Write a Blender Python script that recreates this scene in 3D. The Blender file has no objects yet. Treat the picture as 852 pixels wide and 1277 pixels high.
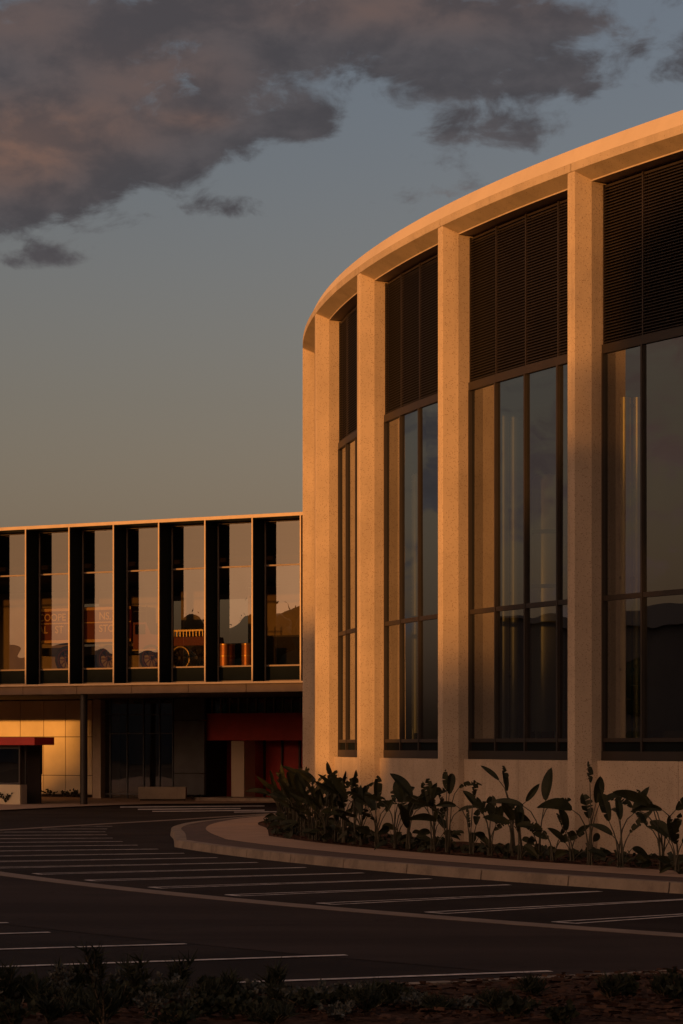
import bpy, math, random
from math import radians as rad, sin, cos, pi, tan, atan2, sqrt
from mathutils import Vector, Matrix
random.seed(7)
S = bpy.context.scene
COL = S.collection

# ------------------------------------------------------------------ camera
F = 3170.0                       # focal length in photo pixels (852 wide)
CAMH = 2.1
cd = bpy.data.cameras.new('camera'); cam = bpy.data.objects.new('camera', cd); COL.objects.link(cam)
cd.sensor_fit = 'HORIZONTAL'; cd.sensor_width = 24.0; cd.lens = F / 852 * 24
cd.shift_y = 290.5 / 852
cd.clip_end = 5000
cam.location = (0, 0, CAMH); cam.rotation_euler = (pi / 2, 0, 0)
S.camera = cam

# ------------------------------------------------------------------ light
SUN_PHI = 45.0                   # degrees left of straight behind the camera
SUN_EL = 4.5
sdir = Vector((-sin(rad(SUN_PHI)) * cos(rad(SUN_EL)), -cos(rad(SUN_PHI)) * cos(rad(SUN_EL)), sin(rad(SUN_EL))))
ld = bpy.data.lights.new('sun', 'SUN'); sun = bpy.data.objects.new('sun', ld); COL.objects.link(sun)
ld.energy = 3.5; ld.angle = rad(0.65); ld.color = (1.0, 0.395, 0.082)
sun.rotation_euler = sdir.to_track_quat('Z', 'Y').to_euler()

# ------------------------------------------------------------------ world
W = bpy.data.worlds.new('World'); S.world = W; W.use_nodes = True
nt = W.node_tree; nt.nodes.clear()
def N(t, tree=None): return (tree or nt).nodes.new(t)
def setin(tree, sock, v):
    if isinstance(v, bpy.types.NodeSocket): tree.links.new(v, sock)
    else: sock.default_value = v
def M(op, a, b=None, c=None, tree=None, clamp=False):
    tree = tree or nt
    n = tree.nodes.new('ShaderNodeMath'); n.operation = op; n.use_clamp = clamp
    setin(tree, n.inputs[0], a)
    if b is not None: setin(tree, n.inputs[1], b)
    if c is not None: setin(tree, n.inputs[2], c)
    return n.outputs[0]
def MIXC(f, a, b, tree=None, blend='MIX'):
    tree = tree or nt
    n = tree.nodes.new('ShaderNodeMix'); n.data_type = 'RGBA'; n.blend_type = blend
    setin(tree, n.inputs[0], f)
    for i, v in ((6, a), (7, b)):
        if isinstance(v, tuple) and len(v) == 3: v = v + (1,)
        setin(tree, n.inputs[i], v)
    return n.outputs[2]
def SMOOTH(v, lo, hi, tree=None):
    tree = tree or nt
    n = tree.nodes.new('ShaderNodeMapRange'); n.interpolation_type = 'SMOOTHSTEP'
    setin(tree, n.inputs['Value'], v); n.inputs['From Min'].default_value = lo; n.inputs['From Max'].default_value = hi
    return n.outputs[0]
STR = 0.1
sky = N('ShaderNodeTexSky'); sky.sky_type = 'NISHITA'; sky.sun_disc = False
sky.sun_elevation = rad(SUN_EL); sky.sun_rotation = rad(180 + SUN_PHI)
sky.air_density = 1.3; sky.dust_density = 3.0; sky.ozone_density = 1.0
tc = N('ShaderNodeTexCoord'); sep = N('ShaderNodeSeparateXYZ'); nt.links.new(tc.outputs['Generated'], sep.inputs[0])
dx, dy, dz = sep.outputs
RAD = 57.29578
az = M('MULTIPLY', M('ARCTAN2', dx, dy), RAD)
el = M('MULTIPLY', M('ARCSINE', dz), RAD)
comb = N('ShaderNodeCombineXYZ'); nt.links.new(az, comb.inputs[0]); nt.links.new(M('MULTIPLY', el, 1.7), comb.inputs[1])
def noise(scale, detail, rough, off=0.0, dist=0.0):
    n = N('ShaderNodeTexNoise'); n.noise_dimensions = '3D'
    n.inputs['Scale'].default_value = scale; n.inputs['Detail'].default_value = detail
    n.inputs['Roughness'].default_value = rough; n.inputs['Distortion'].default_value = dist
    v = N('ShaderNodeVectorMath'); v.operation = 'ADD'; v.inputs[1].default_value = (off, off * .7, off * 1.3)
    nt.links.new(comb.outputs[0], v.inputs[0]); nt.links.new(v.outputs[0], n.inputs['Vector'])
    return n.outputs['Fac']
n1 = noise(0.62, 12, 0.60, 9.3, .35)
n2 = noise(0.30, 5, 0.5, 17.0)
def blob(px, py, rx, ry, w, rot=0):
    a0 = math.degrees(math.atan((px - 426) / F)); e0 = math.degrees(math.atan((929 - py) / F))
    ra, re = rx / F * RAD, ry / F * RAD
    u = M('SUBTRACT', az, a0); v = M('SUBTRACT', el, e0)
    if rot:
        c, s = cos(rad(rot)), sin(rad(rot))
        u, v = M('ADD', M('MULTIPLY', u, c), M('MULTIPLY', v, s)), M('SUBTRACT', M('MULTIPLY', v, c), M('MULTIPLY', u, s))
    q = M('ADD', M('POWER', M('ABSOLUTE', M('DIVIDE', u, ra)), 2.0), M('POWER', M('ABSOLUTE', M('DIVIDE', v, re)), 2.0))
    return M('MULTIPLY', M('POWER', 2.718, M('MULTIPLY', q, -1.0)), w)
def total(bl):
    t = bl[0]
    for b in bl[1:]: t = M('ADD', t, b)
    return t
sdot0 = M('ADD', M('MULTIPLY', dx, -sin(rad(SUN_PHI))), M('MULTIPLY', dy, -cos(rad(SUN_PHI))))
field = total([blob(*b) for b in [
    (100, 70, 300, 95, 1.15, 0), (150, 200, 215, 55, 1.05, 8), (20, 262, 90, 34, .72, 0), (610, 85, 175, 88, 1.2, 8), (440, 160, 55, 45, -.7, 0), (330, 215, 60, 30, -.4, 0),
    (400, 18, 260, 42, .85, 0), (70, 323, 62, 15, .68, 0), (285, 262, 55, 13, .64, 0), (560, 238, 90, 17, .55, 12),
    (400, 150, 50, 26, .6, 0), (865, 80, 26, 60, .5, 0), (-200, 150, 220, 140, 1.0, 0), (500, -190, 700, 90, 1.0, 0)]])
wide = M('MULTIPLY', SMOOTH(M('ABSOLUTE', M('SUBTRACT', az, 0.0)), 14, 28), M('MULTIPLY', SMOOTH(n2, .42, .66), M('MULTIPLY', M('MULTIPLY', SMOOTH(el, .8, 4.5), .95), SMOOTH(sdot0, .75, .35))))
wide2 = M('MULTIPLY', M('MULTIPLY', M('POWER', 2.718, M('MULTIPLY', M('POWER', M('ABSOLUTE', M('DIVIDE', M('ADD', az, 60.0), 17.0)), 2.0), -1.0)), SMOOTH(el, 3.2, 5.5)), .62)
wide = M('MAXIMUM', wide, wide2)
field = M('MAXIMUM', M('MULTIPLY', field, SMOOTH(M('ABSOLUTE', az), 30, 14)), wide)
dens = SMOOTH(M('ADD', field, M('MULTIPLY', M('MULTIPLY', M('SUBTRACT', n1, .5), 2.8), SMOOTH(field, .02, .25))), .34, .98)
n3 = noise(0.55, 6, 0.55, 41.0, .2)
tone = SMOOTH(n3, .36, .66)
cl_dark = (.58, .53, .585); cl_lite = (.88, .79, .84)
cloud = MIXC(tone, cl_dark, cl_lite)
warmf = total([blob(*b) for b in [(10, 190, 85, 45, 1.1, 0), (120, 160, 100, 35, .4, 0), (190, 90, 120, 40, .3, 0), (15, 30, 120, 40, .25, 0), (480, 10, 240, 30, .35, 0), (245, 150, 40, 12, .5, 0), (560, 245, 60, 14, .3, 0)]])
warmf = M('MULTIPLY', warmf, M('ADD', .35, M('MULTIPLY', SMOOTH(n3, .35, .7), 1.0)), clamp=True)
cloud = MIXC(warmf, cloud, (1.95, 1.08, .78))
# clouds towards the low sun are lit warm
sdot = M('ADD', M('MULTIPLY', dx, -sin(rad(SUN_PHI))), M('MULTIPLY', dy, -cos(rad(SUN_PHI))))
towards = SMOOTH(sdot, -.2, 1.0)
cloud = MIXC(towards, cloud, (2.4, 1.25, .85))
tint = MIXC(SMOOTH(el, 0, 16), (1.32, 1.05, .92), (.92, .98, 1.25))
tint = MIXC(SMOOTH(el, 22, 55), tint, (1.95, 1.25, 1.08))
tint = MIXC(SMOOTH(sdot, -.1, .8), tint, MIXC(SMOOTH(el, 7, 14), (.66, .45, .29), (2.15, 1.38, 1.02)))  # added fill: sun-side sky lifted above the horizon to brighten shaded walls
hs = N('ShaderNodeHueSaturation'); hs.inputs['Saturation'].default_value = .5; nt.links.new(sky.outputs[0], hs.inputs['Color'])
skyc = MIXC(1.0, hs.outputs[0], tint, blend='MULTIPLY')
base = MIXC(.0, skyc, skyc)
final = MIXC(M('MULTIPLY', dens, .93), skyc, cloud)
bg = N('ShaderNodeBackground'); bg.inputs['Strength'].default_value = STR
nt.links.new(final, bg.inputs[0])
wo = N('ShaderNodeOutputWorld'); nt.links.new(bg.outputs[0], wo.inputs[0])

S.view_settings.view_transform = 'Standard'; S.view_settings.look = 'None'
S.view_settings.exposure = 0.0; S.view_settings.gamma = 1.0; S.view_settings.use_curve_mapping = False
S.render.engine = 'CYCLES'
S.cycles.max_bounces = 8; S.cycles.transparent_max_bounces = 16; S.cycles.use_denoising = True
S.cycles.sample_clamp_indirect = 4.0; S.cycles.caustics_reflective = False; S.cycles.caustics_refractive = False

# ------------------------------------------------------------------ helpers
def G(px, py, z=0.0):
    "point at height z seen at photo pixel (px, py)"
    Z = F * (CAMH - z) / (py - 929.0)
    return Vector(((px - 426) / F * Z, Z, z))

class MB:
    def __init__(s): s.v = []; s.f = []; s.sm = []
    def add(s, vs, fs, smooth=False):
        b = len(s.v); s.v += [tuple(p) for p in vs]
        s.f += [tuple(i + b for i in f) for f in fs]; s.sm += [smooth] * len(fs)
        return s
    def quad(s, a, b, c, d, smooth=False): return s.add([a, b, c, d], [(0, 1, 2, 3)], smooth)
    def hexa(s, lo, hi):
        "prism between two equally long loops"
        n = len(lo)
        fs = [tuple(range(n))[::-1], tuple(range(n, 2 * n))] + [(i, (i + 1) % n, n + (i + 1) % n, n + i) for i in range(n)]
        return s.add(list(lo) + list(hi), fs)
    def box(s, x0, x1, y0, y1, z0, z1):
        return s.hexa([(x0, y0, z0), (x1, y0, z0), (x1, y1, z0), (x0, y1, z0)], [(x0, y0, z1), (x1, y0, z1), (x1, y1, z1), (x0, y1, z1)])
    def tube(s, pts, rs, n=8, cap=True):
        pts = [Vector(p) for p in pts]
        if not isinstance(rs, (list, tuple)): rs = [rs] * len(pts)
        vs = []
        for i, p in enumerate(pts):
            t = (pts[min(i + 1, len(pts) - 1)] - pts[max(i - 1, 0)]).normalized()
            a = t.cross(Vector((0, 0, 1)));
            if a.length < .05: a = t.cross(Vector((1, 0, 0)))
            a.normalize(); b = t.cross(a)
            for k in range(n):
                an = 2 * pi * k / n
                vs.append(p + (a * cos(an) + b * sin(an)) * rs[i])
        fs = []
        for i in range(len(pts) - 1):
            for k in range(n):
                fs.append((i * n + k, i * n + (k + 1) % n, (i + 1) * n + (k + 1) % n, (i + 1) * n + k))
        s.add(vs, fs, True)
        if cap:
            s.add(vs[:n], [tuple(range(n))]); s.add(vs[-n:], [tuple(range(n))])
        return s
    def build(s, name, mat, parent=None):
        me = bpy.data.meshes.new(name); me.from_pydata(s.v, [], s.f)
        me.polygons.foreach_set('use_smooth', s.sm)
        me.materials.append(mat); me.update()
        o = bpy.data.objects.new(name, me); COL.objects.link(o)
        if parent: o.parent = parent
        return o
def recalc(o):
    import bmesh
    bm = bmesh.new(); bm.from_mesh(o.data); bmesh.ops.recalc_face_normals(bm, faces=bm.faces); bm.to_mesh(o.data); bm.free()
    return o
def bevel(o, w=.01, seg=1):
    m = o.modifiers.new('bevel', 'BEVEL'); m.width = w; m.segments = seg; m.limit_method = 'ANGLE'; m.angle_limit = rad(35)
    return o
def tag(o, label, cat, group=None):
    o['label'] = label; o['category'] = cat
    if group: o['group'] = group
    return o
def thing(name, label, cat, loc=(0, 0, 0), rz=0, group=None):
    o = bpy.data.objects.new(name, None); COL.objects.link(o); o.location = loc; o.rotation_euler.z = rz
    return tag(o, label, cat, group)
def struct(o): o['kind'] = 'structure'; return o

# ------------------------------------------------------------------ materials
def mat(name, col, rough=.7, metal=0.0, var=0.0, vscale=2.0, bump=0.0, bscale=30.0, spots=None, spec=.5, stretch=None, col2=None, streak=0):
    m = bpy.data.materials.new(name); m.use_nodes = True; t = m.node_tree
    p = t.nodes['Principled BSDF']
    p.inputs['Roughness'].default_value = rough; p.inputs['Metallic'].default_value = metal
    p.inputs['Specular IOR Level'].default_value = spec
    tcn = t.nodes.new('ShaderNodeTexCoord'); vec = tcn.outputs['Object']
    if stretch:
        mp = t.nodes.new('ShaderNodeMapping'); mp.inputs['Scale'].default_value = stretch; t.links.new(vec, mp.inputs[0]); vec = mp.outputs[0]
    c = col + (1,)
    if var or col2:
        n = t.nodes.new('ShaderNodeTexNoise'); n.inputs['Scale'].default_value = vscale; n.inputs['Detail'].default_value = 6; n.inputs['Roughness'].default_value = .6
        t.links.new(vec, n.inputs['Vector'])
        lo = tuple(x * (1 - var) for x in col); hi = col2 if col2 else tuple(min(1, x * (1 + var)) for x in col)
        c = MIXC(SMOOTH(n.outputs['Fac'], .32, .68, t), lo, hi, t)
    if streak:
        mp2 = t.nodes.new('ShaderNodeMapping'); mp2.inputs['Scale'].default_value = (2.6, 2.6, .12); t.links.new(tcn.outputs['Object'], mp2.inputs[0])
        ns_ = t.nodes.new('ShaderNodeTexNoise'); ns_.inputs['Scale'].default_value = 1.0; ns_.inputs['Detail'].default_value = 7; ns_.inputs['Roughness'].default_value = .65
        t.links.new(mp2.outputs[0], ns_.inputs['Vector'])
        c = MIXC(M('MULTIPLY', SMOOTH(ns_.outputs['Fac'], .5, .72, t), streak, tree=t), c, tuple(x * .55 for x in col), t)
    if spots:
        sc, thr, scol = spots
        vo = t.nodes.new('ShaderNodeTexVoronoi'); vo.inputs['Scale'].default_value = sc; t.links.new(tcn.outputs['Object'], vo.inputs['Vector'])
        sp = t.nodes.new('ShaderNodeSeparateColor'); t.links.new(vo.outputs['Color'], sp.inputs[0])
        f = M('MULTIPLY', M('LESS_THAN', vo.outputs['Distance'], .36, tree=t), M('LESS_THAN', sp.outputs[0], thr, tree=t), tree=t)
        c = MIXC(M('MULTIPLY', f, .9, tree=t), c, scol, t)
        f2 = M('MULTIPLY', M('LESS_THAN', vo.outputs['Distance'], .4, tree=t), M('GREATER_THAN', sp.outputs[1], .8, tree=t), tree=t)
        c = MIXC(M('MULTIPLY', f2, .35, tree=t), c, tuple(min(1, x * 1.35) for x in col), t)
    setin(t, p.inputs['Base Color'], c)
    if bump:
        n = t.nodes.new('ShaderNodeTexNoise'); n.inputs['Scale'].default_value = bscale; n.inputs['Detail'].default_value = 5
        t.links.new(vec, n.inputs['Vector'])
        b = t.nodes.new('ShaderNodeBump'); b.inputs['Strength'].default_value = bump; b.inputs['Distance'].default_value = .02
        t.links.new(n.outputs['Fac'], b.inputs['Height']); t.links.new(b.outputs[0], p.inputs['Normal'])
    return m
def glass_mat(name, tint, refl, rough=.0, wav=0.0):
    m = bpy.data.materials.new(name); m.use_nodes = True; t = m.node_tree; t.nodes.clear()
    out = t.nodes.new('ShaderNodeOutputMaterial'); mx = t.nodes.new('ShaderNodeMixShader')
    tr = t.nodes.new('ShaderNodeBsdfTransparent'); tr.inputs[0].default_value = tint + (1,)
    gl = t.nodes.new('ShaderNodeBsdfGlossy'); gl.inputs['Roughness'].default_value = rough; gl.inputs['Color'].default_value = (.95, .97, .98, 1)
    fr = t.nodes.new('ShaderNodeFresnel'); fr.inputs[0].default_value = 1.5
    f = M('ADD', M('MULTIPLY', fr.outputs[0], 1 - refl, tree=t), refl, tree=t, clamp=True)
    t.links.new(f, mx.inputs[0]); t.links.new(tr.outputs[0], mx.inputs[1]); t.links.new(gl.outputs[0], mx.inputs[2])
    if wav:
        tcn = t.nodes.new('ShaderNodeTexCoord'); n = t.nodes.new('ShaderNodeTexNoise'); n.inputs['Scale'].default_value = .8; n.inputs['Detail'].default_value = 1
        t.links.new(tcn.outputs['Object'], n.inputs['Vector'])
        b = t.nodes.new('ShaderNodeBump'); b.inputs['Strength'].default_value = wav; b.inputs['Distance'].default_value = .02
        t.links.new(n.outputs['Fac'], b.inputs['Height']); t.links.new(b.outputs[0], gl.inputs['Normal'])
    t.links.new(mx.outputs[0], out.inputs[0])
    return m
mt = {}
mt['concrete'] = mat('precast_concrete', (.50, .40, .30), .85, var=.10, vscale=.9, bump=.25, bscale=45, spots=(42, .30, (.24, .16, .11)), streak=.4)
mt['smooth_concrete'] = mat('smooth_concrete', (.44, .36, .28), .8, var=.10, vscale=1.4, bump=.15, bscale=30, spots=(36, .10, (.25, .17, .12)), streak=.35)
mt['coping'] = mat('coping_render', (.62, .51, .40), .8, var=.05, vscale=.5, bump=.05, bscale=30, streak=.12)
mt['kiosk_red'] = mat('kiosk_red', (.55, .03, .02), .45, var=.08)
mt['kerb'] = mat('kerb_concrete', (.30, .235, .18), .8, var=.15, vscale=1.5, bump=.2, bscale=25)
mt['strip'] = mat('drain_concrete', (.25, .185, .145), .8, var=.15, vscale=1.5, bump=.2, bscale=25)
mt['path'] = mat('path_concrete', (.43, .285, .20), .85, var=.08, vscale=1.2, bump=.2, bscale=60)
mt['paver'] = mat('paver', (.085, .05, .04), .8, var=.2, vscale=3, bump=.4, bscale=18)
mt['asphalt'] = mat('asphalt', (.030, .022, .020), .9, var=.3, vscale=.35, bump=.5, bscale=60, spec=.12)
mt['asphalt_road'] = mat('asphalt_aisle', (.046, .033, .030), .9, var=.22, vscale=.5, bump=.5, bscale=60, stretch=(.25, 1.2, 1), spec=.12)
mt['paint'] = mat('white_paint', (.70, .62, .58), .7, var=.25, vscale=3)
def wear(m, amount, dark, sc=7.0):
    t = m.node_tree; p = t.nodes['Principled BSDF']; src = p.inputs['Base Color'].links[0].from_socket
    tcn = t.nodes.new('ShaderNodeTexCoord'); n = t.nodes.new('ShaderNodeTexNoise'); n.inputs['Scale'].default_value = sc; n.inputs['Detail'].default_value = 9; n.inputs['Roughness'].default_value = .75
    t.links.new(tcn.outputs['Object'], n.inputs['Vector'])
    c = MIXC(M('MULTIPLY', SMOOTH(n.outputs['Fac'], .46, .62, t), amount, tree=t), src, dark, t)
    t.links.new(c, p.inputs['Base Color'])
def stains(m, dark):
    t = m.node_tree; p = t.nodes['Principled BSDF']; src = p.inputs['Base Color'].links[0].from_socket
    tcn = t.nodes.new('ShaderNodeTexCoord'); v = t.nodes.new('ShaderNodeTexVoronoi'); v.inputs['Scale'].default_value = .42
    n = t.nodes.new('ShaderNodeTexNoise'); n.inputs['Scale'].default_value = 3; n.inputs['Detail'].default_value = 4
    t.links.new(tcn.outputs['Object'], v.inputs['Vector']); t.links.new(tcn.outputs['Object'], n.inputs['Vector'])
    d = M('ADD', v.outputs['Distance'], M('MULTIPLY', M('SUBTRACT', n.outputs['Fac'], .5, tree=t), .25, tree=t), tree=t)
    c = MIXC(M('MULTIPLY', SMOOTH(d, .22, .08, t), .7, tree=t), src, dark, t)
    vc_ = t.nodes.new('ShaderNodeTexVoronoi'); vc_.feature = 'DISTANCE_TO_EDGE'; vc_.inputs['Scale'].default_value = .16
    mp = t.nodes.new('ShaderNodeMixRGB') if False else None
    w = t.nodes.new('ShaderNodeVectorMath'); w.operation = 'ADD'; t.links.new(tcn.outputs['Object'], w.inputs[0]); t.links.new(n.outputs['Color'], w.inputs[1]); t.links.new(w.outputs[0], vc_.inputs['Vector'])
    c = MIXC(M('MULTIPLY', SMOOTH(vc_.outputs['Distance'], .006, .001, t), .6, tree=t), c, tuple(x * .6 for x in dark), t)
    t.links.new(c, p.inputs['Base Color'])
wear(mt['paint'], .55, (.12, .10, .09)); wear(mt['kerb'], .45, (.13, .10, .08), 2.5); wear(mt['strip'], .5, (.11, .08, .065), 3)
stains(mt['asphalt'], (.020, .016, .015)); stains(mt['asphalt_road'], (.040, .031, .029))
mt['mulch'] = mat('mulch_soil', (.075, .040, .026), .95, var=.5, vscale=14, bump=1.0, bscale=22, spec=.1)
mt['chip'] = mat('mulch_chip', (.08, .042, .028), .9, var=.4, vscale=5, spec=.1)
mt['soil'] = mat('ground_soil', (.09, .07, .05), .95, var=.3, vscale=.1, spec=.1)
mt['dark_metal'] = mat('dark_metal', (.035, .030, .027), .5, metal=0, var=.1, vscale=2)
mt['louvre'] = mat('louvre_metal', (.017, .012, .009), .5, var=.1, vscale=3)
mt['bronze'] = mat('bronze_frame', (.024, .017, .013), .5, metal=.0, var=.1)
mt['alu'] = mat('bright_trim', (.38, .29, .21), .5, metal=.2, var=.08)
mt['frame_bronze'] = mat('frame_bronze', (.24, .17, .12), .6, var=.1)
mt['fin'] = mat('black_fin', (.006, .009, .010), .8, var=.1, spec=.08)
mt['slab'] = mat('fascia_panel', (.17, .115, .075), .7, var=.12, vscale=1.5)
mt['panel'] = mat('cladding_panel', (.66, .56, .38), .65, var=.08, vscale=.8)
mt['greypanel'] = mat('grey_panel', (.11, .115, .125), .9, var=.12)
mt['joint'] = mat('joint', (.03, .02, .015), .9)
mt['maroon'] = mat('maroon_panel', (.48, .035, .026), .6, var=.1)
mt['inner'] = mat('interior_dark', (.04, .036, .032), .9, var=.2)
mt['innerpale'] = mat('interior_plaster', (.42, .36, .24), .9, var=.08)
mt['floor'] = mat('interior_floor', (.10, .08, .06), .5, var=.1)
mt['red'] = mat('red_paint', (.19, .012, .008), .4, var=.1)
mt['maroon_dark'] = mat('dark_red_paint', (.12, .01, .008), .5)
mt['gold'] = mat('gold_letter', (.95, .62, .22), .5)
mt['black'] = mat('black_rubber', (.012, .011, .011), .6)
mt['copper'] = mat('copper_drum', (.72, .34, .15), .42, metal=.5, var=.1)
mt['brass'] = mat('brass_pipe', (.92, .72, .28), .35, metal=.6, var=.05)
mt['steel'] = mat('steel_tank', (.62, .58, .46), .45, metal=.4, var=.05, stretch=(1, 1, .1))
mt['glass'] = glass_mat('window_glass', (.28, .31, .31), .30, wav=.15)
mt['glass2'] = glass_mat('gallery_glass', (.52, .47, .38), .21, wav=.2)
mt['glass_up'] = glass_mat('gallery_upper_glass', (.35, .3, .25), .14, wav=.05)
mt['glass3'] = glass_mat('shopfront_glass', (.5, .52, .55), .10, wav=.1)
mt['leaf'] = mat('strelitzia_leaf', (.018, .024, .009), .5, var=.4, vscale=3, spec=.2, col2=(.036, .036, .013))
mt['stalk'] = mat('strelitzia_stalk', (.05, .042, .022), .5, var=.2)
mt['shrub_dark'] = mat('shrub_dark', (.030, .034, .020), .6, var=.3, vscale=4, spec=.2)
mt['shrub_grey'] = mat('shrub_grey', (.095, .098, .088), .6, var=.3, vscale=4, spec=.2)
mt['tree_leaf'] = mat('tree_leaf', (.05, .06, .03), .7, var=.3, vscale=.6, spec=.2)
mt['bark'] = mat('bark', (.14, .10, .07), .9, var=.3, vscale=4)
mt['shed'] = mat('shed_cladding', (.14, .12, .11), .7, var=.08, vscale=.3)
mt['shed_roof'] = mat('shed_roofing', (.22, .20, .19), .6, var=.1, vscale=.3)

# ------------------------------------------------------------------ drum geometry
CX, CY, R = 44.0, 65.8, 45.0
def D(r, th, z=0.0):
    a = rad(th); return Vector((CX - r * cos(a), CY - r * sin(a), z))
def sector(mb, r0, r1, z0, z1, t0, t1, n, prof=None):
    "curved beam with rectangular (or given) profile [(r,z),...]"
    prof = prof or [(r0, z0), (r1, z0), (r1, z1), (r0, z1)]
    k = len(prof); vs = []
    for i in range(n + 1):
        th = t0 + (t1 - t0) * i / n
        vs += [D(r, th, z) for r, z in prof]
    fs = [(i * k + j, i * k + (j + 1) % k, (i + 1) * k + (j + 1) % k, (i + 1) * k + j) for i in range(n) for j in range(k)]
    fs += [tuple(range(k)), tuple(range(n * k, n * k + k))[::-1]]
    return mb.add(vs, fs)
def sheet(mb, r0, r1, z, t0, t1, n):
    for i in range(n):
        a, b = t0 + (t1 - t0) * i / n, t0 + (t1 - t0) * (i + 1) / n
        mb.quad(D(r0, a, z), D(r1, a, z), D(r1, b, z), D(r0, b, z))
    return mb

# ------------------------------------------------------------------ ground
g = MB(); g.quad((-1500, -1500, -.02), (1500, -1500, -.02), (1500, 1500, -.02), (-1500, 1500, -.02))
struct(g.build('ground', mt['soil']))
g = MB(); g.quad((-120, -55, 0), (60, -55, 0), (60, 120, 0), (-120, 120, 0))
struct(g.build('asphalt_car_park', mt['asphalt']))
g = MB(); sheet(g, 55.45, 60.0, .004, -6, 75, 60)
struct(g.build('aisle_road', mt['asphalt_road']))
g = MB(); sector(g, 55.05, 55.45, -.05, .008, 3, 75, 110)
struct(g.build('drain_strip', mt['strip']))
# far edge strip across the end of the bays
def strip_path(mb, pts, w, z, z0=None):
    pts = [Vector((p[0], p[1], 0)) for p in pts]
    L, Rr = [], []
    for i, p in enumerate(pts):
        t = (pts[min(i + 1, len(pts) - 1)] - pts[max(i - 1, 0)]).normalized(); n = Vector((-t.y, t.x, 0))
        L.append(p + n * w / 2); Rr.append(p - n * w / 2)
    for i in range(len(pts) - 1):
        q = [L[i], Rr[i], Rr[i + 1], L[i + 1]]
        if z0 is None: mb.quad(*[(v.x, v.y, z) for v in q])
        else: mb.hexa([(v.x, v.y, z0) for v in q], [(v.x, v.y, z) for v in q])
    return mb
FE = [(-14.5, 46.8), (-11.2, 55.2), (-8.45, 62.2), (-6.3, 67.2), (-4.6, 71.0), (-2.3, 76.8), (0.5, 84)]
g = MB(); strip_path(g, FE, .42, .010)
struct(g.build('edge_strip', mt['strip']))
# bay markings
def beyond(p):
    for i in range(len(FE) - 1):
        (x0, y0), (x1, y1) = FE[i], FE[i + 1]
        if y0 <= p.y <= y1: return p.x < x0 + (x1 - x0) * (p.y - y0) / (y1 - y0) + .35
    return p.y > 84
def seg_line(mb, r0, r1, th0, off0, off1, w, z):
    n = 12; prev = None
    for i in range(n + 1):
        u = i / n; r = r0 + (r1 - r0) * u
        o = off0 + (off1 - off0) * u
        dth = o / r * RAD; hw = w / 2 / r * RAD
        cur = (D(r, th0 + dth - hw, z), D(r, th0 + dth + hw, z))
        if prev and not beyond(cur[0]) and not beyond(prev[0]): mb.quad(prev[0], prev[1], cur[1], cur[0])
        prev = cur
    return mb
k = 0
th = 37.1 + 2.3 * 12
angs = []
while th > -1: angs.append(th); th -= 2.38
for th in angs:
    g = MB()
    seg_line(g, 49.9, 54.75, th, .03, .17, .085, .005)
    seg_line(g, 49.9, 54.75, th, -.03, -.17, .085, .006)
    if not g.f: continue
    g2 = sheet(g, 54.70, 54.79, .007, th - .17 / 54.7 * RAD, th + .17 / 54.7 * RAD, 1) if not beyond(D(54.7, th)) else g
    struct(g.build('bay_line', mt['paint']))
for (x0, y0), (x1, y1) in (((62, 1163.5), (-260, 1173)), ((232, 1178), (-160, 1189.5)), ((432, 1192), (-40, 1208)), ((687, 1212.2), (250, 1228)), ((10, 1151.5), (-400, 1162))):
    g = MB(); a, b = G(x0, y0), G(x1, y1); strip_path(g, [a, b], .12, .009)
    struct(g.build('bay_line', mt['paint']))

# raised island: kerb, paver band, path, mulch, with rounded nose
def arcpts(r, t1, t0, n): return [D(r, t1 + (t0 - t1) * i / n) for i in range(n + 1)]
def spl(pts, n=6):
    "catmull-rom"
    P = [Vector((p[0], p[1], 0)) for p in pts]; P = [P[0] * 2 - P[1]] + P + [P[-1] * 2 - P[-2]]
    out = []
    for i in range(1, len(P) - 2):
        for k in range(n):
            t = k / n
            out.append(.5 * ((2 * P[i]) + (P[i + 1] - P[i - 1]) * t + (2 * P[i - 1] - 5 * P[i] + 4 * P[i + 1] - P[i + 2]) * t * t + (3 * P[i] - P[i - 1] - 3 * P[i + 1] + P[i + 2]) * t ** 3))
    out.append(P[-2]); return out
def outline(r, tstop, nose): return arcpts(r, 75, tstop, 70) + spl([D(r, tstop)] + nose, 6)[1:]
kerb_o = outline(49.35, 16, [(-3.72, 56.2), (-4.02, 59.6), (-4.0, 62.4), (-3.75, 64.8), (-3.2, 67.2), (-2.2, 71), (-.8, 76), (1, 82)])
path_o = outline(48.25, 16, [(-2.95, 56.7), (-3.2, 60.1), (-3.15, 63.5), (-2.75, 67), (-2.0, 70.5), (-.9, 75), (.6, 82)])
mulch_o = outline(46.95, 14, [(-1.75, 59.4), (-2.05, 62.4), (-2.0, 65.2), (-1.3, 69.5), (0.2, 76), (1.2, 82)])
def offset(pts, d):
    out = []
    for i, p in enumerate(pts):
        t = (Vector(pts[min(i + 1, len(pts) - 1)]) - Vector(pts[max(i - 1, 0)])).normalized()
        out.append(Vector((p[0] - t.y * d, p[1] + t.x * d, 0)))
    return out
def sheet_to(name, outer, inner, z, material):
    n = min(len(outer), len(inner)); g = MB()
    for i in range(n - 1): g.quad((outer[i].x, outer[i].y, z), (outer[i + 1].x, outer[i + 1].y, z), (inner[i + 1].x, inner[i + 1].y, z), (inner[i].x, inner[i].y, z))
    return struct(recalc(g.build(name, material)))
side = 1 if (offset(kerb_o, 1)[10] - Vector((CX, CY, 0))).length < 49.35 else -1
ko2 = offset(kerb_o, .26 * side)
n = len(kerb_o)
g = MB()
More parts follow.
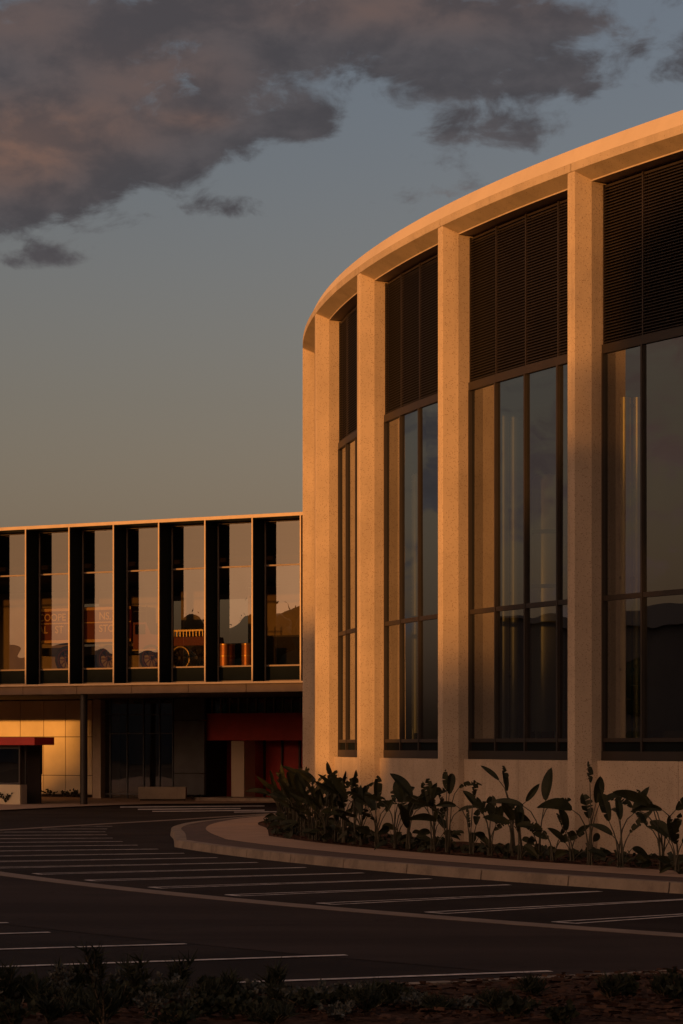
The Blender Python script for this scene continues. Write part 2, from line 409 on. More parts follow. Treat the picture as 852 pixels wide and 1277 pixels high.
for i in range(n - 1):
    a, b, c, d = kerb_o[i], kerb_o[i + 1], ko2[i + 1], ko2[i]
    bo = offset(kerb_o, .03 * side)
    g.hexa([(a.x, a.y, -.05), (b.x, b.y, -.05), (c.x, c.y, -.05), (d.x, d.y, -.05)],
           [(bo[i].x, bo[i].y, .15), (bo[i + 1].x, bo[i + 1].y, .15), (c.x, c.y, .15), (d.x, d.y, .15)]) if i % 3 != 2 else \
    g.hexa([(a.x, a.y, -.05), (a.x * .04 + b.x * .96, a.y * .04 + b.y * .96, -.05), (c.x * .96 + d.x * .04, c.y * .96 + d.y * .04, -.05), (d.x, d.y, -.05)],
           [(bo[i].x, bo[i].y, .15), (bo[i].x * .04 + bo[i + 1].x * .96, bo[i].y * .04 + bo[i + 1].y * .96, .15), (c.x * .96 + d.x * .04, c.y * .96 + d.y * .04, .15), (d.x, d.y, .15)])
struct(recalc(g.build('kerb', mt['kerb'])))
sheet_to('paver_band', ko2, [Vector(p) for p in path_o], .145, mt['paver'])
sheet_to('footpath', path_o, mulch_o, .150, mt['path'])
mi = [D(30, 75 - i * .9) for i in range(len(mulch_o))]
g = MB(); mo = mulch_o; inner = offset(mo, 1.0 * side); inner2 = offset(mo, 3.2 * side)
for i in range(len(mo) - 1):
    g.quad((mo[i].x, mo[i].y, .13), (mo[i + 1].x, mo[i + 1].y, .13), (inner[i + 1].x, inner[i + 1].y, .22), (inner[i].x, inner[i].y, .22))
    g.quad((inner[i].x, inner[i].y, .22), (inner[i + 1].x, inner[i + 1].y, .22), (inner2[i + 1].x, inner2[i + 1].y, .2), (inner2[i].x, inner2[i].y, .2))
struct(recalc(g.build('planting_bed_soil', mt['mulch'])))
# mulch chips lying on both beds
def chips(name, pts, label, smin=.02, smax=.06):
    g = MB()
    for p in pts:
        s = random.uniform(smin, smax); m = Matrix.Rotation(random.uniform(0, 6.3), 3, 'Z') @ Matrix.Rotation(random.uniform(-.6, .6), 3, 'X')
        v = [Vector((-s, -s * .3, 0)), Vector((s, -s * .4, 0)), Vector((s, s * .3, .01)), Vector((-s, s * .4, .01))]
        g.quad(*[tuple(m @ q + p) for q in v])
    o = g.build(name, mt['chip']); o['kind'] = 'stuff'; o['label'] = label; o['category'] = 'mulch'
    return o
def on_bed(p):
    best = min(range(len(mo)), key=lambda i: (mo[i].x - p.x) ** 2 + (mo[i].y - p.y) ** 2); a = mo[best]; b = inner[best]
    return (b.x - a.x) * (p.x - a.x) + (b.y - a.y) * (p.y - a.y) > .08
pts = []
for i in range(5000):
    p = D(random.uniform(45.2, 47.0), random.uniform(4, 34))
    if not on_bed(p): continue
    pts.append(Vector((p.x, p.y, .20 + random.uniform(0, .03) - max(0, (sqrt((p.x - CX) ** 2 + (p.y - CY) ** 2) - 46) * .05))))
chips('mulch', pts, 'brown bark mulch in the curved bed along the round building')
# front planting bed
bed = [(14, 28.2)] + [tuple(G(x, y)[:2]) for x, y in ((1200, 1208), (1000, 1217), (852, 1224.5), (690, 1233), (530, 1241), (400, 1248), (200, 1256), (0, 1258))] + [(-9, 21.0), (-16, 23), (-16, 8), (14, 8)]
g = MB(); nn = len(bed)
import mathutils
g.add([(x, y, .09) for x, y in bed], [tuple(range(nn))]); struct(recalc(g.build('front_bed_soil', mt['mulch'])))
g = MB(); strip_path(g, bed[:9], .15, .105, -.02)
struct(recalc(g.build('front_bed_edging', mt['kerb'])))
pts = []
for i in range(9000):
    x = random.uniform(-4.5, 4.5); y = random.uniform(18.3, 22.9)
    lim = min(22.6, 20.75 + max(0, (x + .3)) * .55)
    if y < lim - .05: pts.append(Vector((x, y, .10 + random.uniform(0, .035))))
chips('mulch', pts, 'reddish bark mulch on the bed in the foreground', .015, .05)

# far pavement apron and crossing bars
pv = [(-60, 60), (-30, 71.5), (-10.9, 80.0), (-9.2, 84.6), (-7.8, 87.2), (-6.6, 88.8), (-1, 90.5), (8, 92), (40, 110), (40, 140), (-60, 140)]
g = MB(); g.add([(x, y, .04) for x, y in pv], [tuple(range(len(pv)))]); struct(recalc(g.build('pavement', mt['path'])))
def bar(x0, x1, y0, y1, sl=0):
    g = MB(); a, b, c, d = G(x0, y1), G(x1, y1 - sl), G(x1, y0 - sl), G(x0, y0)
    g.quad(*[(p.x, p.y, .006) for p in (a, b, c, d)]); struct(g.build('crossing_bar', mt['paint']))
for b in [(150, 330, 1006.2, 1007.4, 1.5), (172, 300, 1009.0, 1010.2, 1.0), (257, 330, 1010.9, 1012.0, .8), (190, 262, 1011.6, 1012.6, .5), (292, 345, 1012.6, 1013.5, .5)]:
    bar(*b)

# ------------------------------------------------------------------ round building
TH0, STEP = 27.3, 6.65
KS = list(range(-9, 9))                # bays in this arc of the drum
ZT = CAMH + 10.16                      # underside of the fascia at the outer face
rb = thing('round_building', 'tall round building of speckled precast concrete pillars with louvres above dark glazing', 'building', (CX, CY, 0))
def P(mb, name, m, bev=None):
    "part of the drum (vertices are in world space; the empty sits at its centre)"
    o = mb.build(name, m, rb); o.location = (-CX, -CY, 0)
    recalc(o)
    if bev: bevel(o, bev)
    return o
def sub(mb, name, m, parent):
    return recalc(mb.build(name, m, parent))
NOSE, SPL, DEP1, DEP2 = .23, .10, .30, .62
def pil_pts(th, z0, z1):
    c = th + NOSE / 2 / R * RAD
    def q(t, d):
        base = D(R - d, c); a = rad(c); tv = Vector((sin(a), -cos(a), 0)); return base + tv * t
    h = NOSE / 2
    loop = [q(-h, 0), q(h, 0), q(h + SPL, DEP1), q(h + SPL, DEP2), q(-h - SPL, DEP2), q(-h - SPL, DEP1)]
    zt = [z1, z1, z1 - .155, z1 - .155, z1 - .155, z1 - .155]
    return [(p.x, p.y, z0) for p in loop], [(p.x, p.y, z) for p, z in zip(loop, zt)]
T_A, T_B = TH0 + STEP * KS[0] - 3, TH0 + STEP * KS[-1] + 4
for k in KS:
    th = TH0 + STEP * k
    lo, hi = pil_pts(th, 0, ZT)
    g = MB(); g.hexa(lo, hi); P(g, 'pillar', mt['concrete'], .012)
# parapet beam: vertical fascia with set back coping, splayed soffit
nseg = 150
def pieces(prof, name, m):
    for k in KS[:-1]:
        th = TH0 + STEP * k + NOSE / 2 / R * RAD
        g = MB(); sector(g, 0, 0, 0, 0, th + .011, th + STEP - .011, 8, prof); P(g, name, m)
pieces([(R + .0, ZT + .003), (R + .0, ZT + .15), (R - .6, ZT + .15), (R - .6, ZT - .15), (R - .30, ZT - .15)], 'parapet_beam', mt['smooth_concrete'])
g = MB(); sector(g, 0, 0, 0, 0, T_A, T_B, nseg, [(R - .012, ZT + .152), (R - .165, ZT + .455), (R - .19, ZT + .462), (R - .6, ZT + .46), (R - .6, ZT + .152)]); P(g, 'coping', mt['coping'])
g = MB(); sector(g, R - .66, R - .30, ZT - .175, ZT - .15, T_A, T_B, nseg); P(g, 'soffit_trim', mt['smooth_concrete'])
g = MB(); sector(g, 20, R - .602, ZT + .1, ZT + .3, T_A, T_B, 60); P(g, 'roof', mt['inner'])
# base wall
for k in KS[:-1]:
    th = TH0 + STEP * k + NOSE / 2 / R * RAD + .24; t1 = th + STEP - .48
    mid = (th + t1) / 2
    for a, b in ((th, mid - .008), (mid + .008, t1)):
        g = MB(); sector(g, R - 1.0, R - .42, 0, 1.82, a, b, 5); P(g, 'base_wall', mt['concrete'])
# glazing bays
RG = R - .56
Z_SILL, Z_G0, Z_TR, Z_G1, Z_L1 = 1.825, 2.2, 4.70, 9.04, ZT - .27
for k in range(-4, 5):
    th = TH0 + STEP * k + NOSE / 2 / R * RAD
    a = th + .27; b = th + STEP - .27
    far_side = k < -2
    m = MB()
    xs = [a, a + 1.57, a + 3.14, a + 4.71, b]
    xs = [min(x, b) for x in xs]
    def bary(r0, r1, z0, z1, t0, t1): sector(m, r0, r1, z0, z1, t0, t1, 4)
    bary(RG - .06, RG + .06, Z_SILL, Z_SILL + .16, a, b)
    bary(RG - .05, RG + .045, Z_G0 - .05, Z_G0 + .02, a, b)
    bary(RG - .05, RG + .045, Z_TR - .045, Z_TR + .045, a, b)
    bary(RG - .05, RG + .05, Z_G1, Z_G1 + .16, a, b)
    bary(RG - .05, RG - .005, Z_L1, Z_L1 + .04, a, b)
    for x in xs:
        hw = .026 / R * RAD
        x0, x1 = max(a, x - hw), min(b, x + hw)
        if x == xs[0]: x1 = a + 2 * hw
        if x == xs[-1]: x0 = b - 2 * hw
        sector(m, RG - .09, RG + .055, Z_SILL + .02, Z_G1 + .01, x0, x1, 1)
        q_ = (x1 - x0) * .2; sector(m, RG - .03, RG + .028, Z_G1 + .1, Z_L1 + .05, x0 + q_, x1 - q_, 1)
    fr = P(m, 'window_frame', mt['bronze'])
    for i in range(4):
        if xs[i + 1] - xs[i] < .2: continue
        t0, t1 = xs[i] + .03, xs[i + 1] - .03
        for z0, z1 in ((Z_G0, Z_TR), (Z_TR, Z_G1)):
            g = MB(); pa, pb = D(RG, t0), D(RG, t1)
            e = [D(RG + random.uniform(-.004, .004), tq) for tq in (t0, t1, t1, t0)]; e[3] = e[3] + (e[0] + e[2] - e[1] - e[3])
            g.quad(*[(q_.x, q_.y, zq) for q_, zq in zip(e, (z0, z0, z1, z1))])
            g.build('pane', mt['glass'], fr)
        g = MB(); sector(g, RG - .02, RG, Z_SILL + .1, Z_G0 - .02, t0, t1, 2); sub(g, 'spandrel', mt['fin'], fr)
        g = MB(); z = Z_G1 + .19
        while z < Z_L1 - .02:
            pa, pb = D(1, t0), D(1, t1)
            ro, ri = RG + .025, RG - .035
            A, B, C_, E = D(ro, t0, z), D(ro, t1, z), D(ri, t1, z + .035), D(ri, t0, z + .035)
            up = Vector((0, 0, .012))
            g.hexa([A, B, C_, E], [A + up, B + up, C_ + up, E + up]); z += .054
        sub(g, 'louvre_panel', mt['louvre'], fr)
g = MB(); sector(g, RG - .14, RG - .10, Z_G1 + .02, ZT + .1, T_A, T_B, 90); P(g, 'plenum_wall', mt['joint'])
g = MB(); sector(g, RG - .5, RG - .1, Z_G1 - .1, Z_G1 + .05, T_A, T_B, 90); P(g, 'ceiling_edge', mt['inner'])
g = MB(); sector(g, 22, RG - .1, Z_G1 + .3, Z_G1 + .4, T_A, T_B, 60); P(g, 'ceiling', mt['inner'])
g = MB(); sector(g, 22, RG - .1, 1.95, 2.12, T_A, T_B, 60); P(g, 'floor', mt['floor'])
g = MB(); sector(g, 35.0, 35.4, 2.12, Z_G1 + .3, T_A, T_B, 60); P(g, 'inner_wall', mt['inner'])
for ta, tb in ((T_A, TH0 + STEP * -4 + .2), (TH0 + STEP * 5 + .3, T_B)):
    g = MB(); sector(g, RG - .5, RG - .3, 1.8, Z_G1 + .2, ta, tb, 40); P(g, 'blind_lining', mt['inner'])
for tt in (T_A, T_B):
    g = MB(); sector(g, 22, R - .2, 0, ZT + .1, tt, tt + .3, 1); P(g, 'end_wall', mt['smooth_concrete'])

# things inside the drum
def inpt(px, Z): return Vector(((px - 426) / F * Z, Z, 0))
def tank(px, Z, r, z1, name, label, cat, material, segs=()):
    p = inpt(px, Z); t = thing(name, label, cat, (p.x, p.y, 2.12))
    g = MB(); h = z1 - 2.12
    g.tube([(0, 0, .25), (0, 0, h * .5), (0, 0, h - r * .5), (0, 0, h - r * .15), (0, 0, h)], [r, r, r, r * .75, r * .1], 28)
    g.build('shell', material, t)
    for k in range(4):
        a = k * pi / 2 + .6; g = MB(); g.tube([(r * .8 * cos(a), r * .8 * sin(a), 0), (r * .8 * cos(a), r * .8 * sin(a), .35)], .04, 8); g.build('leg', material, t)
    for z in segs:
        g = MB(); g.tube([(0, 0, z - 2.16), (0, 0, z - 2.08)], r + .02, 28); g.build('band', mt['bronze'], t)
    return t
def pipe_pair(px, Z, r, z0, z1, label, gap, material):
    p = inpt(px, Z); t = thing('standing_pipes', label, 'pipes', (p.x, p.y, 2.12))
    for s in (-1, 1):
        g = MB(); g.tube([(s * gap, 0, 0), (s * gap, 0, z1 - 2.12)], r, 20); g.build('pipe', material, t)
    for z in (3.5, 5.2, 6.9, z1 - .15):
        g = MB(); g.box(-gap - r - .02, gap + r + .02, -r * .5, r * .5, z - 2.15, z - 2.09); g.build('clamp', mt['bronze'], t)
pipe_pair(788.5, 47.2, .10, 2, 8.55, 'pair of shining brass pipes behind the glass right of the nearest pillar', .12, mt['brass'])
pipe_pair(636, 52.0, .09, 2, 8.9, 'pale pair of upright steel pipes behind the glass left of the nearest pillar', .10, mt['steel'])
tank(683, 51.5, .34, 7.6, 'steel_tank', 'pale steel tank behind the glass just left of the nearest pillar', 'tank', mt['steel'], (5.3, 6.4))
tank(838, 49.0, .8, 7.9, 'steel_tank', 'wide dim steel tank behind the glass at the right edge', 'tank', mt['bronze'], (4.4,))
tank(520, 58.0, .12, 8.3, 'steel_tank', 'slim steel tank behind the glass between the second and third pillars', 'tank', mt['steel'], (5.0,))

# ------------------------------------------------------------------ museum building at the back
K = 87.5 / 84
OX, OY = -1.24 * K, 80.0 * K
AX = Vector((-.871, .491, 0)); BX = Vector((.491, .871, 0))
rzm = atan2(AX.y, AX.x)
# local frame: x = l (to the left), y = -b ... use explicit world points
def L(l, b, z): return (OX + AX.x * l + BX.x * b, OY + AX.y * l + BX.y * b, z)
def lat(px, b):
    "l so that the point at depth b is seen at column px"
    k = (px - 426) / F
    return ((OX + BX.x * b) - k * (OY + BX.y * b)) / (k * AX.y - AX.x)
def zat(py, l, b):
    y = L(l, b, 0)[1]; return CAMH + (929 - py) / F * y
def lbox(mb, l0, l1, b0, b1, z0, z1):
    q = [(l0, b0), (l1, b0), (l1, b1), (l0, b1)]
    return mb.hexa([L(l, b, z0) for l, b in q], [L(l, b, z1) for l, b in q])
mu = thing('museum_building', 'long two storey building with glazed upper gallery behind dark vertical fins', 'building', (OX, OY, 0))
def Q(mb, name, m, parent=None, bev=None):
    o = mb.build(name, m, parent or mu)
    if parent is None: o.location = (-OX, -OY, 0)
    recalc(o)
    if bev: bevel(o, bev)
    return o
ZB, ZTOP, ZS0 = 4.17, 9.74, 3.86
LE = 26.0; DB = 20.0
g = MB(); lbox(g, -.10, LE, -.03, .9, ZTOP - .11, ZTOP + .0); Q(g, 'roof_trim', mt['alu'])
g = MB(); lbox(g, -.10, LE, .9, DB, ZTOP - .25, ZTOP - .02); Q(g, 'roof', mt['shed_roof'])
g = MB(); lbox(g, -.02, LE, .02, .9, ZTOP - .14, ZTOP - .112); Q(g, 'soffit', mt['fin'])
g = MB(); lbox(g, -.10, LE, -.03, .05, ZB - .03, ZB + .035); Q(g, 'sill_trim', mt['alu'])
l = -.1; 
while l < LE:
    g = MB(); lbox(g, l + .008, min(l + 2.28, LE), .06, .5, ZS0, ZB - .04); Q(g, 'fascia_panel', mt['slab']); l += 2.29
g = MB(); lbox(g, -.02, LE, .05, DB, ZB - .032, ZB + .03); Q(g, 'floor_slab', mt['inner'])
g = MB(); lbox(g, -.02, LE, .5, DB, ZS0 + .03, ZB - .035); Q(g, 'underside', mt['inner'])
SP = 1.855
fins = [i * SP + .04 for i in range(14)]
GB = .72
for i, l in enumerate(fins):
    g = MB(); lbox(g, l - .03, l + .03, .0, GB, ZB + .036, ZTOP - .141); f = Q(g, 'fin', mt['fin'])
    g = MB(); lbox(g, l - .024, l + .024, -.045, -.001, ZB + .036, ZTOP - .112); Q(g, 'edge_trim', mt['alu'], f)
for i in range(13):
    l0, l1 = fins[i] + .033, fins[i + 1] - .033
    m = MB()
    for z, h in ((ZB + .04, .05), (4.72, .05), (8.06, .05), (ZTOP - .2, .05)):
        lbox(m, l0, l1, GB - .03, GB + .05, z, z + h)
    lbox(m, l0, l0 + .05, GB - .02, GB + .05, ZB + .04, ZTOP - .15); lbox(m, l1 - .05, l1, GB - .02, GB + .05, ZB + .04, ZTOP - .15)
    wf = Q(m, 'window', mt['frame_bronze'])
    for z0, z1 in ((4.77, 8.06), (8.11, ZTOP - .2)):
        g = MB(); g.quad(L(l0 + .05, GB, z0), L(l1 - .05, GB, z0), L(l1 - .05, GB, z1), L(l0 + .05, GB, z1)); g.build('pane', mt['glass2'] if z0 < 6 else mt['glass_up'], wf)
    g = MB(); lbox(g, l0 + .05, l1 - .05, GB, GB + .04, ZB + .09, 4.72); Q(g, 'spandrel', mt['fin'], wf)
# gallery interior
g = MB(); lbox(g, -.02, LE, GB + .06, DB, 4.60, 4.70); Q(g, 'gallery_floor', mt['floor'])
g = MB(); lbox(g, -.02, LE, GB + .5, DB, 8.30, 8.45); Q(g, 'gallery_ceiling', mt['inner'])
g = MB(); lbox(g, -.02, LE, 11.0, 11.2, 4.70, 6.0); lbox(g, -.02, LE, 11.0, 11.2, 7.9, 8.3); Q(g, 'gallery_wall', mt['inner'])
for l0, l1, b, z1 in ((1.9, 4.3, 8.0, 7.9), (5.2, 7.6, 9.0, 8.0), (8.2, 9.6, 7.5, 8.1), (11.0, 14.0, 8.5, 8.0), (15, 20, 8, 8)):
    g = MB(); lbox(g, l0, l1, b, b + .2, 4.7, z1); Q(g, 'gallery_partition', mt['innerpale'])
g = MB(); lbox(g, LE, LE + .2, 0, DB, 0, ZTOP - .02); Q(g, 'end_wall', mt['shed'])
g = MB(); lbox(g, -.3, -.101, .02, DB, ZS0, ZTOP - .01); Q(g, 'end_wall', mt['fin'])
# ground floor: lit panel wall
B1 = 10.0
la, lb_ = lat(115, B1), LE
vj = [lat(x, B1) for x in (25.3, 54.5, 81.6)]; sp = vj[1] - vj[2]
cols = sorted([la] + vj + [vj[0] - (vj[1] - vj[0]) * k for k in range(1, 9)])
cols = [c for c in cols if c <= LE]
zh = [.04, zat(967, cols[1], B1), zat(919, cols[1], B1), 3.86]
zh = [.14] + zh[1:]
for i in range(len(cols) - 1):
    for j in range(3):
        g = MB(); lbox(g, cols[i] + .012, cols[i + 1] - .012, B1, B1 + .1, zh[j] + .012, zh[j + 1] - .012); Q(g, 'wall_panel', mt['panel'])
g = MB(); lbox(g, la, LE, B1 + .1, B1 + .3, .04, ZS0); Q(g, 'backing_wall', mt['joint'])
# fin wall and curtain wall
lf0, lf1 = lat(125.5, B1 - 1.0), lat(115.5, B1 - 1.0)
g = MB(); lbox(g, lf0, lf1, B1 - 1.0, B1 + .3, .04, ZS0); Q(g, 'fin_wall', mt['smooth_concrete'])
B2 = 9.3
lc0, lc1 = lat(217, B2), lat(126, B2)
m = MB()
for x in (126.5, 138, 159, 179.5, 199.5, 216): 
    l = lat(x, B2); lbox(m, l - .02, l + .02, B2 - .04, B2 + .06, .04, ZS0)
for y in (891.5, 915, 990):
    z = zat(y, lc1, B2); lbox(m, lc0, lc1, B2 - .03, B2 + .05, z - .02, z + .02)
cw = Q(m, 'curtain_wall', mt['greypanel'])
xs = [126.5, 138, 159, 179.5, 199.5, 216]
for i in range(5):
    l0, l1 = lat(xs[i + 1], B2) + .03, lat(xs[i], B2) - .03
    g = MB(); g.quad(L(l0, B2, .06), L(l1, B2, .06), L(l1, B2, ZS0), L(l0, B2, ZS0)); g.build('pane', mt['glass3'], cw)
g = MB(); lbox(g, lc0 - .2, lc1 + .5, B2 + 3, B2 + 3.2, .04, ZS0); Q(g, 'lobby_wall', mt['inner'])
lg0 = lat(256, B2)
for j, (y0, y1) in enumerate(((868, 898), (899, 964), (965, 991))):
    z0, z1 = zat(y1, lc0, B2), zat(y0, lc0, B2)
    for x0, x1 in ((218, 255.5),):
        g = MB(); lbox(g, lat(x1, B2), lat(x0, B2), B2 - .05, B2 + .1, max(z0, .05), min(z1, ZS0)); Q(g, 'grey_panel', mt['greypanel'])
# maroon entrance part
B3 = 10.1
lm0 = -6.0; lm1 = lat(256.5, B3)
z0, z1 = zat(923.5, lm1, B3), zat(890, lm1, B3)
g = MB(); lbox(g, lm0, lm1, B3 - .6, B3 + .2, z0, z1); Q(g, 'maroon_band', mt['maroon'])
m = MB(); xg = list(range(262, 392, 11))
for x in xg:
    l = lat(x, B3); lbox(m, l - .025, l + .025, B3 - .5, B3 - .4, z1, ZS0)
hw_ = Q(m, 'high_window', mt['frame_bronze'])
g = MB(); g.quad(L(lm0, B3 - .45, z1), L(lm1, B3 - .45, z1), L(lm1, B3 - .45, ZS0), L(lm0, B3 - .45, ZS0)); g.build('pane', mt['glass3'], hw_)
g = MB(); lbox(g, lm0, lm1, B3 + 1.2, B3 + 1.4, .04, ZS0); Q(g, 'recess_wall', mt['maroon'])
g = MB(); lbox(g, lm1 - .2, lm1, B3 - .6, B3 + 1.2, .04, ZS0); Q(g, 'recess_wall', mt['joint'])
m = MB()
for x in (308, 330, 352, 374):
    l = lat(x, B3 + 1.15); lbox(m, l - .03, l + .03, B3 + 1.1, B3 + 1.2, .04, z0)
Q(m, 'door_frame', mt['dark_metal'])
g = MB(); lbox(g, lat(304.5, B3 - .3), lat(288.5, B3 - .3), B3 - .3, B3 + .5, .04, z0 - .01); Q(g, 'pier', mt['coping'])
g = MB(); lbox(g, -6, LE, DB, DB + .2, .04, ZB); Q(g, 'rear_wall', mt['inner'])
g = MB(); lbox(g, lat(380, B3 - 2), lat(262, B3 - 2), B3 - 3, B3 - 1, .04, .16); Q(g, 'entrance_step', mt['kerb'])
for px in (104.5, -150):
    l = lat(px, .35)
    for r in (.13,):
        g = MB(); p = L(l, .35, 0); g.tube([(p[0], p[1], .04), (p[0], p[1], ZS0)], r, 20)
        o = g.build('column', mt['bronze'], mu); o.location = (-OX, -OY, 0)
# dark opening in lit wall
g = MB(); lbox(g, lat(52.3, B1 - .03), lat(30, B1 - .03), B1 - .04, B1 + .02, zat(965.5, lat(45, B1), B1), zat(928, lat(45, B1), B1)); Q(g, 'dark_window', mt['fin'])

# kiosk with red roof
bk = -1.2
lk = lat(43, bk)
kp = L(lk, bk, .04)
ks = thing('kiosk', 'small glazed kiosk with a flat red roof at the left edge', 'kiosk', kp)
def KQ(mb, name, m, parent=None):
    o = mb.build(name, m, parent or ks)
    if parent is None: o.location = (-kp[0], -kp[1], -kp[2])
    return recalc(o)
ztk = zat(919.5, lk, bk); zbk = zat(929.2, lk, bk)
m = MB(); q = [(lk, bk), (lk + 5, bk), (lk + 5, bk + 1.9), (lk - .0, bk + 1.15)]
m.hexa([L(l, b, zbk) for l, b in q], [L(l, b, ztk) for l, b in q]); KQ(m, 'roof', mt['kiosk_red'])
lw = lat(25, bk + .35)
g = MB(); lbox(g, lw, lw + 4, bk + .35, bk + .42, .04, .72); KQ(g, 'base_panel', mt['panel'])
g = MB(); lbox(g, lw, lw + .07, bk + .42, bk + .75, .04, .72); KQ(g, 'side_panel', mt['smooth_concrete'])
m = MB()
for d in (0, .95, 1.9, 2.85): lbox(m, lw + d, lw + d + .06, bk + .35, bk + .41, .72, zbk)
lbox(m, lw, lw + 4, bk + .36, bk + .40, zbk - .13, zbk - .001); lbox(m, lw, lw + .06, bk + .7, bk + .76, .72, zbk)
kf = KQ(m, 'frame', mt['dark_metal'])
g = MB(); g.quad(L(lw + .06, bk + .38, .72), L(lw + 3.9, bk + .38, .72), L(lw + 3.9, bk + .38, zbk - .13), L(lw + .06, bk + .38, zbk - .13)); g.build('pane', mt['glass3'], kf)
g = MB(); lbox(g, lw, lw + 4, bk + 1.5, bk + 1.6, .04, zbk); KQ(g, 'back_wall', mt['joint'])

# concrete bench
p = G(202, 998.5, .04)
be = thing('concrete_bench', 'low pale concrete block bench on the pavement in front of the dark glazing', 'bench', (p.x, p.y, .04))
g = MB(); g.box(-.88, .88, 0, .75, .05, .5); bevel(g.build('seat', mt['smooth_concrete'], be), .015)
g = MB(); g.box(-.82, .82, .05, .70, 0, .05); g.build('plinth', mt['joint'], be)

# ------------------------------------------------------------------ things in the gallery
FZ = 4.70
def gthing(name, label, cat, px, b):
    l = lat(px, b); return thing(name, label, cat, L(l, b, FZ), rzm), l
# local frame after rotation rzm: +x = left along the facade, +y points away from ... (perp)
# AX rotated by +90deg = (-.491,-.871) = -BX, so local -y is inward
def wheel(parent, x, y, r, w, spokes, m_t, m_r):
    g = MB(); n = 28; ring = [(x + r * .93 * cos(2 * pi * i / n), y, r + r * .93 * sin(2 * pi * i / n)) for i in range(n + 1)]
    g.tube(ring, w * .5, 8, False); ty = g.build('wheel', m_t, parent)
    g = MB(); g.tube([(x + r * .8 * cos(2 * pi * i / n), y, r + r * .8 * sin(2 * pi * i / n)) for i in range(n + 1)], w * .35, 6, False)
    for i in range(spokes):
        a = 2 * pi * i / spokes; g.tube([(x, y, r), (x + r * .8 * cos(a), y, r + r * .8 * sin(a))], .018, 5)
    g.tube([(x, y - w * .8, r), (x, y + w * .8, r)], .06, 10)
    g.build('rim', m_r, ty)
tr, lt = gthing('vintage_truck', 'red vintage delivery truck with gold lettering on its side inside the upper gallery', 'truck', 165, 2.6)
lend = lat(44, 2.6); TL = lend - lt
g = MB(); g.box(.05, TL, -1.6, 0, 1.06, 2.32); bevel(g.build('cargo_box', mt['red'], tr), .03)
g = MB(); g.box(.05, TL, .001, .02, 1.06, 1.16); g.box(.05, TL, .001, .02, 2.2, 2.3); g.box(.05, TL, .001, .02, 1.74, 1.78); g.build('side_rail', mt['gold'], tr)
g = MB(); g.box(-1.0, TL, -1.4, -.2, .62, .9); g.build('chassis', mt['black'], tr)
g = MB()
prof = [(0, .75), (-1.15, .75), (-1.15, 1.25), (-.75, 1.3), (-.55, 1.72), (0, 1.72)]
g.hexa([(x, -1.5, z) for x, z in prof], [(x, -.05, z) for x, z in prof]); cabo = recalc(g.build('cab', mt['red'], tr))
g = MB(); g.box(-.52, -.1, -.049, -.03, 1.3, 1.65); g.build('side_window', mt['fin'], cabo)
g = MB(); g.tube([(-1.0, -.02, .74), (.0, -.02, .74)], .03, 8); g.build('running_board', mt['brass'], tr)
for wx in (-.75, 1.1, 2.9): wheel(tr, wx, -.1, .46, .14, 10, mt['black'], mt['maroon_dark'])
fr_ = MB()
for z in (1.3, 1.7, 2.1): fr_.box(-.55, 0, -.12, -.08, z, z + .03)
fr_.box(-.57, -.54, -.12, -.08, .95, 2.3); fr_.box(-.3, -.27, -.12, -.08, .95, 2.3); fr_.build('side_ladder', mt['black'], tr)
def text(s, size, parent, x, z, y, m):
    c = bpy.data.curves.new('lettering', 'FONT'); c.body = s; c.size = size; c.extrude = .006; c.offset = .006
    o = bpy.data.objects.new('lettering', c); COL.objects.link(o)
    dg = bpy.context.evaluated_depsgraph_get(); me = bpy.data.meshes.new_from_object(o.evaluated_get(dg))
    bpy.data.objects.remove(o); me.materials.clear(); me.materials.append(m)
    o = bpy.data.objects.new('lettering', me); COL.objects.link(o); o.parent = parent
    # seen from outside: +x is to the viewer's left, so letters run towards -x
    o.location = (x, y, z); o.rotation_euler = (pi / 2, 0, pi)
    return o
def lx(px): return lat(px, 2.6) - lt
for s, px, row in (('COOPE', 48.5, 0), ('NS.', 124, 0), ('AL', 48.5, 1), ('ST', 69, 1), ('STO', 124, 1)):
    text(s, .36, tr, lx(px), 1.86 if row == 0 else 1.42, .022, mt['gold'])
vc, lv = gthing('vintage_carriage', 'antique motor carriage with brass trim and spoked wheels inside the upper gallery', 'carriage', 256, 2.2)
CL = lat(212, 2.2) - lv
for wx in (.35, CL - .4):
    for y in (-.05, -1.2): wheel(vc, wx, y, .42, .07, 12, mt['brass'] if (wx > 1 and y > -1) else mt['black'], mt['bronze'])
g = MB(); g.box(.1, CL - .1, -1.1, -.12, .55, .85); g.build('chassis', mt['black'], vc)
g = MB(); g.hexa([(-.1, -1.1, .85), (CL + .1, -1.1, .85), (CL + .1, -.1, .85), (-.1, -.1, .85)], [(-.05, -1.1, 1.15), (CL + .02, -1.1, 1.15), (CL + .02, -.1, 1.15), (-.05, -.1, 1.15)]); g.build('body', mt['red'], vc)
g = MB()
for i in range(12): g.tube([(.0 + i * CL / 11, -.06, 1.16), (.0 + i * CL / 11, -.06, 1.36)], .035, 8)
g.box(-.05, CL + .05, -.09, -.03, 1.34, 1.40); g.build('brass_rail', mt['brass'], vc)
for px, w, lab in ((282.5, .29, 'wider copper drum standing behind the gallery glass'), (309, .21, 'narrower copper drum standing right of the wider one behind the gallery glass')):
    t, l_ = gthing('copper_drum', lab, 'drum', px, 1.5)
    t['group'] = 'copper drums in the gallery'
    g = MB(); g.tube([(0, 0, 0), (0, 0, .84)], w, 28); g.build('body', mt['copper'], t)
    g = MB()
    for z in (.03, .42, .81): g.tube([(0, 0, z - .015), (0, 0, z + .015)], w + .012, 28)
    g.build('hoop', mt['brass'], t)
